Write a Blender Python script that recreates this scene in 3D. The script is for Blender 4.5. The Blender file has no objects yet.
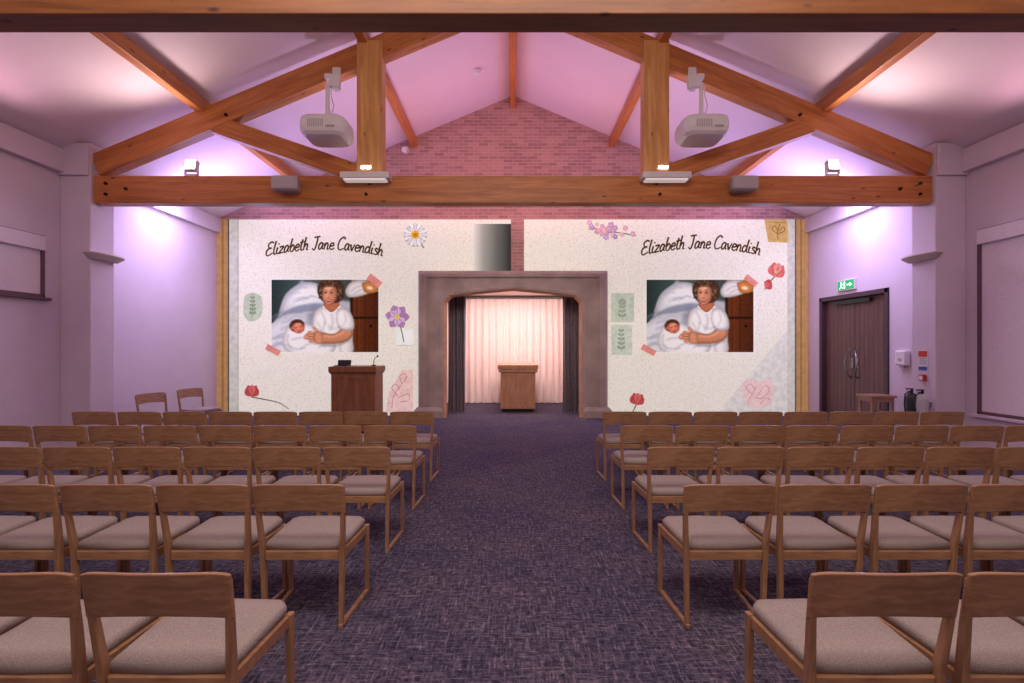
import bpy, bmesh, math, random
import numpy as np
from mathutils import Vector, Matrix
random.seed(4)
S=bpy.context.scene
COL=S.collection
EYE=1.57; F=500.0; CX=513.0; HY=347.0
W=6.75; DB=11.4; PORT=11.0; YB=-4.0
ZE=4.49; ZR=7.3; SL=(ZR-ZE)/W

# ---------------------------------------------------------------- materials
def lin(c):
    o=[]
    for v in c[:3]:
        v=v/255.0
        o.append(v/12.92 if v<=0.04045 else ((v+0.055)/1.055)**2.4)
    return (o[0],o[1],o[2],1.0)
MC={}
def new(name):
    m=bpy.data.materials.new(name); m.use_nodes=True
    return m, m.node_tree, m.node_tree.nodes['Principled BSDF']
def N(nt,t,**k):
    n=nt.nodes.new(t)
    for a,b in k.items():
        setattr(n,a,b)
    return n
def ramp(nt,stops):
    r=N(nt,'ShaderNodeValToRGB')
    e=r.color_ramp.elements
    while len(e)<len(stops): e.new(0.5)
    for i,(p,c) in enumerate(stops):
        e[i].position=p; e[i].color=lin(c)
    return r
def coords(nt,scale=(1,1,1),rot=(0,0,0)):
    tc=N(nt,'ShaderNodeTexCoord'); mp=N(nt,'ShaderNodeMapping')
    mp.inputs['Scale'].default_value=scale; mp.inputs['Rotation'].default_value=rot
    nt.links.new(tc.outputs['Object'],mp.inputs['Vector'])
    return mp
def plain(name,c,rough=0.6,var=0.08,scale=6,metal=0,bump=0.0):
    if name in MC: return MC[name]
    m,nt,b=new(name)
    mp=coords(nt); n=N(nt,'ShaderNodeTexNoise'); n.inputs['Scale'].default_value=scale; n.inputs['Detail'].default_value=4
    nt.links.new(mp.outputs[0],n.inputs['Vector'])
    lo=[max(0,v*(1-var)) for v in c]; hi=[min(255,v*(1+var)) for v in c]
    r=ramp(nt,[(0.3,lo),(0.7,hi)])
    nt.links.new(n.outputs['Fac'],r.inputs[0]); nt.links.new(r.outputs[0],b.inputs['Base Color'])
    b.inputs['Roughness'].default_value=rough; b.inputs['Metallic'].default_value=metal
    if bump:
        bp=N(nt,'ShaderNodeBump'); bp.inputs['Strength'].default_value=bump; bp.inputs['Distance'].default_value=0.01
        nt.links.new(n.outputs['Fac'],bp.inputs['Height']); nt.links.new(bp.outputs[0],b.inputs['Normal'])
    MC[name]=m; return m
def emis(name,c,strength=1.0,base=None):
    if name in MC: return MC[name]
    m,nt,b=new(name)
    b.inputs['Base Color'].default_value=lin(base or c)
    b.inputs['Emission Color'].default_value=lin(c); b.inputs['Emission Strength'].default_value=strength
    b.inputs['Roughness'].default_value=0.8
    MC[name]=m; return m
PE=0.62
def emit_from(nt,b,sock):
    nt.links.new(sock,b.inputs['Emission Color']); b.inputs['Emission Strength'].default_value=PE
    mx=N(nt,'ShaderNodeMix',data_type='RGBA',blend_type='MULTIPLY'); mx.inputs[0].default_value=1; mx.inputs[7].default_value=(.55,.58,.55,1)
    nt.links.new(sock,mx.inputs[6]); nt.links.new(mx.outputs[2],b.inputs['Base Color'])
    b.inputs['Roughness'].default_value=0.95; b.inputs['Specular IOR Level'].default_value=0.0
def proj(c):
    key='projected_%d_%d_%d'%tuple(int(v) for v in c[:3])
    if key in MC: return MC[key]
    m,nt,b=new(key)
    mp=coords(nt); n=N(nt,'ShaderNodeTexNoise'); n.inputs['Scale'].default_value=9; n.inputs['Detail'].default_value=5
    nt.links.new(mp.outputs[0],n.inputs['Vector'])
    r=ramp(nt,[(0.3,[v*0.93 for v in c]),(0.7,[min(255,v*1.05) for v in c])])
    nt.links.new(n.outputs['Fac'],r.inputs[0])
    emit_from(nt,b,r.outputs[0])
    MC[key]=m; return m
def wood(name,c1,c2,sc=(1.2,14,14),rough=0.42,knots=False,coat=0.0):
    if name in MC: return MC[name]
    m,nt,b=new(name)
    mp=coords(nt,sc)
    n=N(nt,'ShaderNodeTexNoise'); n.inputs['Scale'].default_value=1.6; n.inputs['Detail'].default_value=7; n.inputs['Roughness'].default_value=0.62; n.inputs['Distortion'].default_value=0.6
    nt.links.new(mp.outputs[0],n.inputs['Vector'])
    mid=[(a+d)/2 for a,d in zip(c1,c2)]
    r=ramp(nt,[(0.3,c1),(0.5,mid),(0.72,c2)])
    nt.links.new(n.outputs['Fac'],r.inputs[0])
    out=r.outputs[0]
    if knots:
        mp2=coords(nt,(1.6,4,4)); v=N(nt,'ShaderNodeTexVoronoi'); v.inputs['Scale'].default_value=1.5
        nt.links.new(mp2.outputs[0],v.inputs['Vector'])
        r2=ramp(nt,[(0.05,(90,70,60)),(0.12,(255,255,255))])
        nt.links.new(v.outputs['Distance'],r2.inputs[0])
        mx=N(nt,'ShaderNodeMix',data_type='RGBA',blend_type='MULTIPLY'); mx.inputs[0].default_value=0.8
        nt.links.new(out,mx.inputs[6]); nt.links.new(r2.outputs[0],mx.inputs[7]); out=mx.outputs[2]
    nt.links.new(out,b.inputs['Base Color'])
    b.inputs['Roughness'].default_value=rough
    b.inputs['Coat Weight'].default_value=coat
    bp=N(nt,'ShaderNodeBump'); bp.inputs['Strength'].default_value=0.12; bp.inputs['Distance'].default_value=0.004
    nt.links.new(n.outputs['Fac'],bp.inputs['Height']); nt.links.new(bp.outputs[0],b.inputs['Normal'])
    MC[name]=m; return m
def brick():
    m,nt,b=new('gable_brick')
    tc=N(nt,'ShaderNodeTexCoord'); sp=N(nt,'ShaderNodeSeparateXYZ'); cb=N(nt,'ShaderNodeCombineXYZ')
    nt.links.new(tc.outputs['Object'],sp.inputs[0]); nt.links.new(sp.outputs['X'],cb.inputs['X']); nt.links.new(sp.outputs['Z'],cb.inputs['Y'])
    br=N(nt,'ShaderNodeTexBrick'); br.inputs['Scale'].default_value=1.0
    br.inputs['Brick Width'].default_value=0.225; br.inputs['Row Height'].default_value=0.075; br.inputs['Mortar Size'].default_value=0.006
    br.inputs['Color1'].default_value=lin((190,146,130)); br.inputs['Color2'].default_value=lin((158,118,108)); br.inputs['Mortar'].default_value=lin((192,168,160))
    nt.links.new(cb.outputs[0],br.inputs['Vector']); nt.links.new(br.outputs['Color'],b.inputs['Base Color'])
    b.inputs['Roughness'].default_value=0.9
    bp=N(nt,'ShaderNodeBump'); bp.inputs['Strength'].default_value=0.4; bp.inputs['Distance'].default_value=0.004; bp.invert=True
    nt.links.new(br.outputs['Fac'],bp.inputs['Height']); nt.links.new(bp.outputs[0],b.inputs['Normal'])
    return m
def carpet():
    m,nt,b=new('woven_carpet')
    outs=[]
    for sc in ((7,75,1),(75,7,1),(30,30,1)):
        mp=coords(nt,sc); n=N(nt,'ShaderNodeTexNoise'); n.inputs['Scale'].default_value=1.0; n.inputs['Detail'].default_value=4; n.inputs['Roughness'].default_value=0.75
        nt.links.new(mp.outputs[0],n.inputs['Vector']); outs.append(n.outputs['Fac'])
    ad=N(nt,'ShaderNodeMath',operation='MAXIMUM'); nt.links.new(outs[0],ad.inputs[0]); nt.links.new(outs[1],ad.inputs[1])
    av=N(nt,'ShaderNodeMath',operation='MULTIPLY_ADD'); nt.links.new(outs[2],av.inputs[0]); av.inputs[1].default_value=.35
    sc_=N(nt,'ShaderNodeMath',operation='MULTIPLY'); nt.links.new(ad.outputs[0],sc_.inputs[0]); sc_.inputs[1].default_value=.68
    nt.links.new(sc_.outputs[0],av.inputs[2])
    mp=coords(nt,(0.8,0.8,1)); big=N(nt,'ShaderNodeTexNoise'); big.inputs['Scale'].default_value=1.5
    nt.links.new(mp.outputs[0],big.inputs['Vector'])
    r=ramp(nt,[(0.45,(44,40,54)),(0.54,(86,80,98)),(0.61,(124,114,126)),(0.72,(190,172,168))])
    nt.links.new(av.outputs[0],r.inputs[0])
    r2=ramp(nt,[(0.3,(218,214,240)),(0.7,(252,248,246))])
    nt.links.new(big.outputs['Fac'],r2.inputs[0])
    mx=N(nt,'ShaderNodeMix',data_type='RGBA',blend_type='MULTIPLY'); mx.inputs[0].default_value=1
    nt.links.new(r.outputs[0],mx.inputs[6]); nt.links.new(r2.outputs[0],mx.inputs[7])
    nt.links.new(mx.outputs[2],b.inputs['Base Color']); b.inputs['Roughness'].default_value=0.95; b.inputs['Specular IOR Level'].default_value=0.1
    bp=N(nt,'ShaderNodeBump'); bp.inputs['Strength'].default_value=0.4; bp.inputs['Distance'].default_value=0.005
    nt.links.new(ad.outputs[0],bp.inputs['Height']); nt.links.new(bp.outputs[0],b.inputs['Normal'])
    return m
def paper():
    m,nt,b=new('projected_paper')
    mp=coords(nt); n=N(nt,'ShaderNodeTexNoise'); n.inputs['Scale'].default_value=26; n.inputs['Detail'].default_value=6; n.inputs['Roughness'].default_value=0.7
    nt.links.new(mp.outputs[0],n.inputs['Vector'])
    r=ramp(nt,[(0.34,(214,200,178)),(0.46,(236,228,213)),(0.7,(245,239,228))])
    nt.links.new(n.outputs['Fac'],r.inputs[0]); emit_from(nt,b,r.outputs[0])
    return m
def gradient(name,x0,x1,stops):
    m,nt,b=new(name)
    tc=N(nt,'ShaderNodeTexCoord'); sp=N(nt,'ShaderNodeSeparateXYZ'); mr=N(nt,'ShaderNodeMapRange')
    mr.inputs['From Min'].default_value=x0; mr.inputs['From Max'].default_value=x1
    nt.links.new(tc.outputs['Object'],sp.inputs[0]); nt.links.new(sp.outputs['X'],mr.inputs['Value'])
    r=ramp(nt,stops); nt.links.new(mr.outputs[0],r.inputs[0]); emit_from(nt,b,r.outputs[0])
    return m

M_WALL=plain('painted_wall',(212,196,208),0.8,0.015,2)
M_CEIL=plain('white_ceiling',(232,214,222),0.85,0.01,1.5)
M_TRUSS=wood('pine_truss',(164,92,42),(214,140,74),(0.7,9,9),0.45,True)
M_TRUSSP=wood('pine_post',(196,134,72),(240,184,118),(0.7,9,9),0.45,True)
M_TRUSSD=wood('pine_truss_shaded',(112,66,34),(158,98,52),(0.7,9,9),0.5,True)  # same pine, darkened: shade on the near truss put into its colour
M_CHAIR=wood('chair_oak',(138,98,70),(182,138,104),(4,26,26),0.38,False,0.12)
M_CHAIRV=wood('chair_oak_upright',(138,98,70),(182,138,104),(26,26,4),0.38,False,0.12)
M_SEAT=plain('seat_fabric',(158,144,140),0.95,0.14,260,bump=0.3)
M_BRICK=brick(); M_CARPET=carpet(); M_PAPER=paper()
M_WHITE=plain('white_plastic',(228,222,222),0.45,0.01)
M_GREYP=plain('grey_plastic',(176,168,170),0.5,0.03)
M_DARK=plain('black_plastic',(22,20,24),0.4,0.05)
M_METAL=plain('brushed_metal',(170,165,165),0.3,0.05,20,1.0)
M_STONE=plain('portal_stone',(164,148,134),0.7,0.10,2.2,bump=0.1)
M_STONE2=plain('portal_moulding',(196,150,116),0.6,0.08,5)
M_LECT=wood('lectern_wood',(136,84,56),(180,122,84),(14,14,1.5),0.4)
M_LECT2=wood('catafalque_wood',(172,122,92),(212,162,126),(14,14,1.5),0.4)
M_DOOR=wood('dark_door_wood',(84,54,52),(118,80,72),(14,14,1.0),0.45)
M_FRAME=plain('plum_frame',(100,72,80),0.5,0.05)
M_BLIND=plain('blind_fabric',(232,220,228),0.8,0.02,30)
M_LAMP=emis('lamp_glass',(255,248,240),16)
M_TAN=plain('wall_light_plaster',(206,188,184),0.6,0.02)

# ---------------------------------------------------------------- mesh building
class MB:
    def __init__(s): s.v=[]; s.f=[]; s.mi=[]; s.cur=0
    def add(s,vs,fs,mat=None):
        o=len(s.v); s.v+= [tuple(v) for v in vs]
        for f in fs: s.f.append([o+i for i in f]); s.mi.append(s.cur if mat is None else mat)
    def box(s,x0,x1,y0,y1,z0,z1,mat=None,M=None):
        vs=[Vector((x,y,z)) for z in (z0,z1) for y in (y0,y1) for x in (x0,x1)]
        if M is not None: vs=[M@v for v in vs]
        s.add(vs,[(0,2,3,1),(4,5,7,6),(0,1,5,4),(2,6,7,3),(0,4,6,2),(1,3,7,5)],mat)
    def loft(s,loops,mat=None,caps=True):
        n=len(loops[0]); vs=[p for l in loops for p in l]; fs=[]
        for i in range(len(loops)-1):
            for j in range(n):
                k=(j+1)%n
                fs.append((i*n+j,i*n+k,(i+1)*n+k,(i+1)*n+j))
        if caps:
            fs.append(tuple(range(n))[::-1]); fs.append(tuple((len(loops)-1)*n+j for j in range(n)))
        s.add(vs,fs,mat)
    def cyl(s,p0,p1,r0,r1=None,n=16,mat=None):
        r1=r0 if r1 is None else r1
        p0=Vector(p0);p1=Vector(p1); d=(p1-p0).normalized()
        a=d.orthogonal().normalized(); b=d.cross(a)
        L=[]
        for p,r in ((p0,r0),(p1,r1)):
            L.append([p+a*math.cos(2*math.pi*i/n)*r+b*math.sin(2*math.pi*i/n)*r for i in range(n)])
        s.loft(L,mat)
    def tube(s,pts,r,n=10,mat=None):
        pts=[Vector(p) for p in pts]; L=[]
        for i,p in enumerate(pts):
            d=(pts[min(i+1,len(pts)-1)]-pts[max(i-1,0)]).normalized()
            a=Vector((1,0,0)) if abs(d.x)<0.8 else Vector((0,0,1))
            a=(a-d*a.dot(d)).normalized(); b=d.cross(a)
            L.append([p+a*math.cos(2*math.pi*k/n)*r+b*math.sin(2*math.pi*k/n)*r for k in range(n)])
        s.loft(L,mat)
    def ball(s,c,r,n=12,mat=None,sc=(1,1,1)):
        L=[]
        for i in range(1,n):
            t=math.pi*i/n
            L.append([(c[0]+r*sc[0]*math.sin(t)*math.cos(2*math.pi*k/16),c[1]+r*sc[1]*math.sin(t)*math.sin(2*math.pi*k/16),c[2]+r*sc[2]*math.cos(t)) for k in range(16)])
        s.loft(L,mat)
    def obj(s,name,mats,parent=None,bevel=0,smooth=False,sub=0,loc=(0,0,0),seg=2):
        me=bpy.data.meshes.new(name); me.from_pydata(s.v,[],s.f); me.update()
        if not isinstance(mats,(list,tuple)): mats=[mats]
        for m in mats: me.materials.append(m)
        for p,i in zip(me.polygons,s.mi): p.material_index=min(i,len(mats)-1); p.use_smooth=smooth
        bm=bmesh.new(); bm.from_mesh(me); bmesh.ops.recalc_face_normals(bm,faces=bm.faces); bm.to_mesh(me); bm.free()
        o=bpy.data.objects.new(name,me); COL.objects.link(o); o.location=loc
        if parent: o.parent=parent
        if bevel:
            b=o.modifiers.new('bevel','BEVEL'); b.width=bevel; b.segments=seg; b.limit_method='ANGLE'; b.angle_limit=math.radians(40)
        if sub:
            u=o.modifiers.new('sub','SUBSURF'); u.levels=sub; u.render_levels=sub
        return o
def thing(name,loc,label,cat,group=None,kind=None,rot=0):
    e=bpy.data.objects.new(name,None); e.location=loc; e.rotation_euler=(0,0,rot); e.empty_display_size=0.2
    COL.objects.link(e); tag(e,label,cat,group,kind); return e
def tag(o,label=None,cat=None,group=None,kind=None):
    if label:o['label']=label
    if cat:o['category']=cat
    if group:o['group']=group
    if kind:o['kind']=kind
    return o
def struct(o,label=None):
    o['kind']='structure'
    if label: o['label']=label
    return o

# ---------------------------------------------------------------- room shell
b=MB(); b.box(-W-0.3,W+0.3,YB-0.3,15.0,-0.1,0); struct(b.obj('floor',M_CARPET),'grey-purple woven carpet floor')
T=0.3
PI=6.3; PF=7.45; PB=7.9
WL=(4.9,7.2,2.28,3.17)
b=MB()
b.box(-W-T,-W,YB,WL[0],0,ZE); b.box(-W-T,-W,WL[1],DB+T,0,ZE)
b.box(-W-T,-W,WL[0],WL[1],0,WL[2]); b.box(-W-T,-W,WL[0],WL[1],WL[3],ZE)
struct(b.obj('wall_left',M_WALL),'pale plaster side wall washed with purple light')
WR=(4.9,7.26,0.6,3.27); DR=(8.97,10.98,0,2.64)
b=MB()
b.box(W,W+T,YB,WR[0],0,ZE); b.box(W,W+T,WR[0],WR[1],0,WR[2]); b.box(W,W+T,WR[0],WR[1],WR[3],ZE)
b.box(W,W+T,WR[1],DR[0],0,ZE); b.box(W,W+T,DR[0],DR[1],DR[3],ZE); b.box(W,W+T,DR[1],DB+T,0,ZE)
struct(b.obj('wall_right',M_WALL),'pale plaster side wall washed with purple light')
b=MB(); b.add([(-W-T,YB-T,0),(W+T,YB-T,0),(W+T,YB-T,ZE),(0,YB-T,ZR),(-W-T,YB-T,ZE),(-W-T,YB,0),(W+T,YB,0),(W+T,YB,ZE),(0,YB,ZR),(-W-T,YB,ZE)],
 [(0,1,2,3,4),(9,8,7,6,5),(0,5,6,1),(1,6,7,2),(2,7,8,3),(3,8,9,4),(4,9,5,0)])
struct(b.obj('wall_back',M_WALL),'pale plaster gable wall')
b=MB()
OW=1.62; OH=2.95
def gab(x0,x1,zb):
    f=lambda x: ZR-SL*abs(x)
    b.add([(x0,DB,zb),(x1,DB,zb),(x1,DB,f(x1)),(x0,DB,f(x0)),(x0,DB+T,zb),(x1,DB+T,zb),(x1,DB+T,f(x1)),(x0,DB+T,f(x0))],
      [(0,1,2,3),(7,6,5,4),(0,4,5,1),(1,5,6,2),(2,6,7,3),(3,7,4,0)])
gab(-W,-OW,0); gab(OW,W,0); gab(-OW,0,OH); gab(0,OW,OH)
struct(b.obj('wall_front',M_BRICK),'pink-lit brick gable wall')
for s in (-1,1):
    b=MB()
    x=s*(W+T); z=ZR-SL*(W+T)
    b.add([(0,YB-T,ZR),(x,YB-T,z),(x,DB+T,z),(0,DB+T,ZR),(0,YB-T,ZR+.12),(x,YB-T,z+.12),(x,DB+T,z+.12),(0,DB+T,ZR+.12)],
     [(0,1,2,3),(7,6,5,4),(0,4,5,1),(1,5,6,2),(2,6,7,3),(3,7,4,0)])
    struct(b.obj('ceiling',M_CEIL),'white sloping vaulted ceiling')
for i,s in enumerate((-1,1)):
    b=MB(); b.box(min(s*W,s*(W-.1)),max(s*W,s*(W-.1)),YB,PF,4.16,4.5); b.box(min(s*W,s*(W-.1)),max(s*W,s*(W-.1)),PB,DB,4.16,4.5)
    struct(b.obj('trim_%d'%(i+1),M_WALL,bevel=0.01),'boxed eaves trim along the wall head')
for i,s in enumerate((-1,1)):
    b=MB(); a,c=sorted((s*W,s*PI)); b.box(a,c,PF,PB,0,4.62)
    a3,c3=sorted((s*W,s*(PI-.0))); b.box(a3,c3,PF-.05,PF,4.12,4.6)
    struct(b.obj('trim_%d'%(i+3),M_WALL,bevel=0.012),'plastered wall pier carrying the roof truss')
for i,s in enumerate((-1,1)):
    b=MB()
    a,c=sorted((s*W,s*(W-.018)))
    if s<0: b.box(a,c,YB,PF,0,.1); b.box(a,c,PB,DB,0,.1)
    else: b.box(a,c,YB,PF,0,.1); b.box(a,c,PB,DR[0]-.1,0,.1); b.box(a,c,DR[1]+.1,DB,0,.1)
    struct(b.obj('baseboard_'+('left','right')[i],M_WALL,bevel=.004))
b=MB()
NZ=3.0; NY=14.4; NX=1.9
b.box(-NX-.1,-NX,DB+T,NY,0,NZ); b.box(NX,NX+.1,DB+T,NY,0,NZ); b.box(-NX-.1,NX+.1,NY,NY+.1,0,NZ)
b.box(-NX-.1,NX+.1,DB+T,NY+.1,NZ,NZ+.1)
struct(b.obj('wall_alcove',plain('alcove_plaster',(236,214,206),.8,.01)),'pale plaster alcove behind the arch')

def window(name,s,o,low):
    y0,y1,z0,z1=o
    root=bpy.data.objects.new(name,None); COL.objects.link(root); root.location=(s*W,(y0+y1)/2,z0); struct(root,'window with drawn pale roller blind and plum frame')
    ly0,ly1=y0-(y0+y1)/2,y1-(y0+y1)/2; h=z1-z0
    def bx(bb,x0,x1,*r):
        a,c=sorted((s*x0,s*x1)); bb.box(a,c,*r)
    b=MB(); t=.045
    bx(b,-.015,.12,ly0,ly0+t,0,h); bx(b,-.015,.12,ly1-t,ly1,0,h); bx(b,-.015,.12,ly0,ly1,h-t,h); bx(b,-.015,.12,ly0,ly1,0,t)
    b.obj('frame',M_FRAME,root,bevel=.006)
    b=MB()
    bx(b,.015,.025,ly0+t,ly1-t,t,h-t); b.obj('blind',M_BLIND,root)
    b=MB(); bx(b,-.05,.015,ly0+t-.02,ly1-t+.02,h-.22,h-t+.03); b.obj('blind_cassette',M_BLIND,root,bevel=.01)
    b=MB(); bx(b,-.07,.1,ly0-.05,ly1+.05,-.04,0); b.obj('sill',M_FRAME if low else M_WALL,root,bevel=.008)
    b=MB(); bx(b,.14,.15,ly0,ly1,0,h); b.obj('glass_pane',plain('night_glass',(40,36,60),.1,.02),root)
window('window_1',-1,WL,True); window('window_2',1,WR,False)

root=bpy.data.objects.new('door_1',None); COL.objects.link(root); root.location=(W,(DR[0]+DR[1])/2,0); struct(root,'dark brown boarded double doors with metal pull handles')
hw=(DR[1]-DR[0])/2; H=DR[3]
b=MB(); b.box(-.03,.25,-hw,-hw+.09,0,H); b.box(-.03,.25,hw-.09,hw,0,H); b.box(-.03,.25,-hw,hw,H-.09,H); b.obj('door_frame',plain('door_frame_paint',(72,48,56),.5,.05),root,bevel=.008)
for k in (-1,1):
    b=MB(); y0,y1=sorted((k*.006,k*(hw-.095))); n=7; w=(y1-y0)/n
    for i in range(n): b.box(.07,.12,y0+i*w+.003,y0+(i+1)*w-.003,.01,H-.1)
    b.box(.08,.115,y0,y1,.01,H-.1)
    leaf=b.obj('door_leaf',M_DOOR,root,bevel=.003)
    b=MB(); b.tube([(.07,k*.1,.95),(.0,k*.1,1.0),(-.01,k*.18,1.25),(.0,k*.1,1.5),(.07,k*.1,1.55)],.014); b.obj('pull_handle',M_METAL,leaf,smooth=True)
    b=MB(); b.box(.06,.07,k*.07-.035,k*.07+.035,1.15,1.35); b.obj('lock_plate',M_METAL,leaf)
b=MB(); b.box(.0,.07,-.5,.5,H-.2,H-.12); b.obj('door_closer',M_DARK,root,bevel=.01)

# ---------------------------------------------------------------- trusses
def beam(name,p0,p1,h,t,mat,parent=None,base=(0,0,0)):
    p0=Vector(p0)-Vector(base);p1=Vector(p1)-Vector(base); L=(p1-p0).length
    b=MB(); b.box(-L/2,L/2,-t/2,t/2,-h/2,h/2)
    o=b.obj(name,mat,parent,bevel=.008)
    o.location=(p0+p1)/2
    d=(p1-p0).normalized()
    if abs(d.y)>.9: o.rotation_euler=(0,0,math.pi/2)
    else: o.rotation_euler=(0,-math.atan2(d.z,d.x),0)
    return o
def truss(y,label,m1,m2):
    e=thing('roof_truss',(0,y,3.73),label,'roof truss','timber roof trusses')
    B=(0,y,3.73); t=.2
    beam('tie_beam',(-6.29,y,3.935),(6.29,y,3.935),.41,t,m1,e,B)
    for s in (-1,1):
        off=.38
        beam('rafter',(s*6.28,y,ZR-SL*6.28-off),(s*0.05,y,ZR-SL*.05-off),.34,t-.01,m1,e,B)
        beam('post',(s*2.15,y-.005,4.14),(s*2.15,y-.005,ZR-SL*2.15-.24),.38,t+.03,m2,e,B)
        beam('strut',(s*4.5,y,4.93),(s*2.25,y,4.16),.26,t-.02,m1,e,B)
        b=MB()
        for (x,z) in ((s*6.1,3.86),(s*6.1,4.02),(s*5.8,3.94),(s*2.15,4.02),(s*2.2,3.86),(s*4.3,5.05)):
            b.cyl((x,-t/2-.03,z-3.73),(x,-t/2+.02,z-3.73),.022,n=10)
        b.obj('bolt',plain('dark_bolt',(50,38,34),.4,.05,8,.8),e)
    return e
truss(7.6,'orange pine roof truss with floodlights on its tie beam',M_TRUSS,M_TRUSSP)
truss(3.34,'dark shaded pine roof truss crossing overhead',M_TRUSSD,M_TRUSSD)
for x in (-4.7,-2.25,0,2.25,4.7):
    h=.26 if x==0 else .2
    zc=ZR-SL*abs(x)-h/2-.04
    o=beam('purlin',(x,YB,zc),(x,DB,zc),h,.13,M_TRUSS)
    tag(o,'orange pine ridge beam under the ceiling apex' if x==0 else 'orange pine purlin fixed along the sloping ceiling','roof beam','roof purlins')

# ---------------------------------------------------------------- fittings on truss
def flood(x):
    e=thing('floodlight',(x,7.53,4.14),'small glowing white floodlight standing on timber tie beam','light','tie beam floodlights')
    b=MB(); b.box(-.09,.09,-.03,.05,0,.03); b.box(-.1,-.085,-.02,.02,.02,.17); b.box(.085,.1,-.02,.02,.02,.17); b.obj('bracket',M_WHITE,e)
    M=Matrix.Translation((0,0,.16))@Matrix.Rotation(math.radians(-14),4,'X')
    b=MB(); b.box(-.085,.085,-.035,.05,-.085,.085,M=M); b.obj('housing',M_WHITE,e,bevel=.008)
    b=MB(); b.box(-.07,.07,-.045,-.036,-.07,.07,M=M); b.obj('lamp_glass',M_LAMP,e)
for x in (-4.84,-2.2,2.25,4.81): flood(x)
def shelf(x):
    e=thing('batten_light',(x,7.38,4.03),'long white slim batten light fixed on tie beam','light','white batten lights')
    b=MB(); b.box(-.36,.36,-.1,.12,0,.105); b.obj('housing',M_WHITE,e,bevel=.025,seg=3)
    b=MB(); b.box(-.31,.31,-.085,.06,-.02,.004); b.obj('diffuser',emis('diffuser_glow',(255,245,240),.35),e,bevel=.006)
shelf(-2.17); shelf(2.25)
def speaker(x):
    e=thing('loudspeaker',(x,7.38,3.83),'small grey wedge loudspeaker mounted on tie beam','speaker','beam loudspeakers')
    b=MB(); b.loft([[(-.2,-.12,.03),(.2,-.12,.03),(.16,.1,.03),(-.16,.1,.03)],[(-.2,-.12,.24),(.2,-.12,.24),(.16,.1,.24),(-.16,.1,.24)]]); b.obj('cabinet',M_GREYP,e,bevel=.03,seg=3)
    b=MB(); b.box(-.17,.17,-.128,-.12,.05,.22); b.obj('grille',plain('speaker_grille',(182,172,174),.7,.2,400),e)
    b=MB(); b.box(-.03,.03,.08,.12,.06,.2); b.obj('bracket',M_DARK,e)
speaker(-3.33); speaker(3.38)
def projector(x):
    e=thing('projector',(x,7.12,4.5),'white ceiling projector hanging from a pole on the truss','projector','hanging projectors')
    b=MB()
    def lp(z,k):
        pts=[]
        hw,hd=.32*k,.29*k
        for (sx,sy) in ((1,1),(-1,1),(-1,-1),(1,-1)):
            for a in range(5):
                th=math.pi/2*(a/4)+{(1,1):0,(-1,1):math.pi/2,(-1,-1):math.pi,(1,-1):1.5*math.pi}[(sx,sy)]
                r=.14*k; pts.append((sx*(hw-r)+r*math.cos(th),sy*(hd-r)+r*math.sin(th),z))
        return pts
    b.loft([lp(0,.8),lp(.04,.94),(lp(.1,1)),lp(.2,1),lp(.25,.96),lp(.28,.84)])
    b.obj('body',M_WHITE,e,bevel=.006)
    b=MB(); b.cyl((.12,.26,.13),(.12,.33,.13),.075,.07,24); b.obj('lens',M_DARK,e,smooth=False)
    b=MB()
    for i in range(9): b.box(-.17+i*.025,-.16+i*.025,-.293,-.286,.09,.19)
    b.obj('vent',M_GREYP,e)
    b=MB(); b.box(.08,.2,-.293,-.286,.08,.11); b.obj('port_panel',M_GREYP,e)
    b=MB(); b.box(-.11,.11,-.1,.1,.28,.3); b.box(-.06,.06,-.06,.06,.3,.36); b.obj('mount_plate',M_WHITE,e,bevel=.006)
    b=MB(); b.cyl((0,0,.34),(0,0,.82),.03); b.obj('pole',M_WHITE,e,smooth=False)
    b=MB(); b.box(-.08,.06,-.05,.04,.76,.94,M=Matrix.Rotation(math.radians(8 if x<0 else -8),4,'Y')); b.box(-.05,.05,.0,.38,.9,.97); b.box(-.06,.06,.34,.38,.9,1.25); b.obj('bracket',M_WHITE,e,bevel=.01)
    b=MB(); b.tube([(.05,0,.36),(.09,0,.5),(.05,0,.65),(.05,.0,.8)],.008); b.obj('cable',M_WHITE,e,smooth=True)
projector(-2.64); projector(2.68)
e=thing('security_camera',(-2.42,DB-.14,6.0),'small white security camera on brick gable','camera')
b=MB(); b.cyl((0,.14,.06),(0,.05,.06),.05); b.cyl((0,.06,.06),(0,-.02,.02),.02); b.obj('mount',M_WHITE,e)
b=MB(); b.cyl((0,.08,0),(0,-.14,-.04),.06,.06,20); b.obj('housing',M_WHITE,e)
e=thing('smoke_detector',(-.7,9.8,ZR-SL*.7-.09),'small white round detector on sloping ceiling','smoke detector')
b=MB(); b.cyl((0,0,.03),(0,0,.07),.07,.08,20); b.cyl((0,0,0),(0,0,.035),.045,.065,20); b.obj('detector_body',M_WHITE,e,bevel=.005)
for s in (-1,1):
    e=thing('wall_light',(s*PI,7.67,2.93),'pale plaster wedge uplighter fixed on wall pier','wall light','pier uplighters')
    b=MB(); n=14
    top=[];bot=[]
    for i in range(n+1):
        u=-1+2*i/n; r=math.sqrt(max(0,1-u*u*.92))
        top.append((-s*(.02+.16*r),u*.36,.05)); bot.append((-s*(.01+.08*r),u*.26,-.04))
    top+= [(0,.36,.05),(0,-.36,.05)]; bot+=[(0,.26,-.04),(0,-.26,-.04)]
    mid=[(a[0],a[1],.03) for a in top]
    b.loft([bot,mid,top]); b.obj('shade',M_TAN,e)

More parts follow.
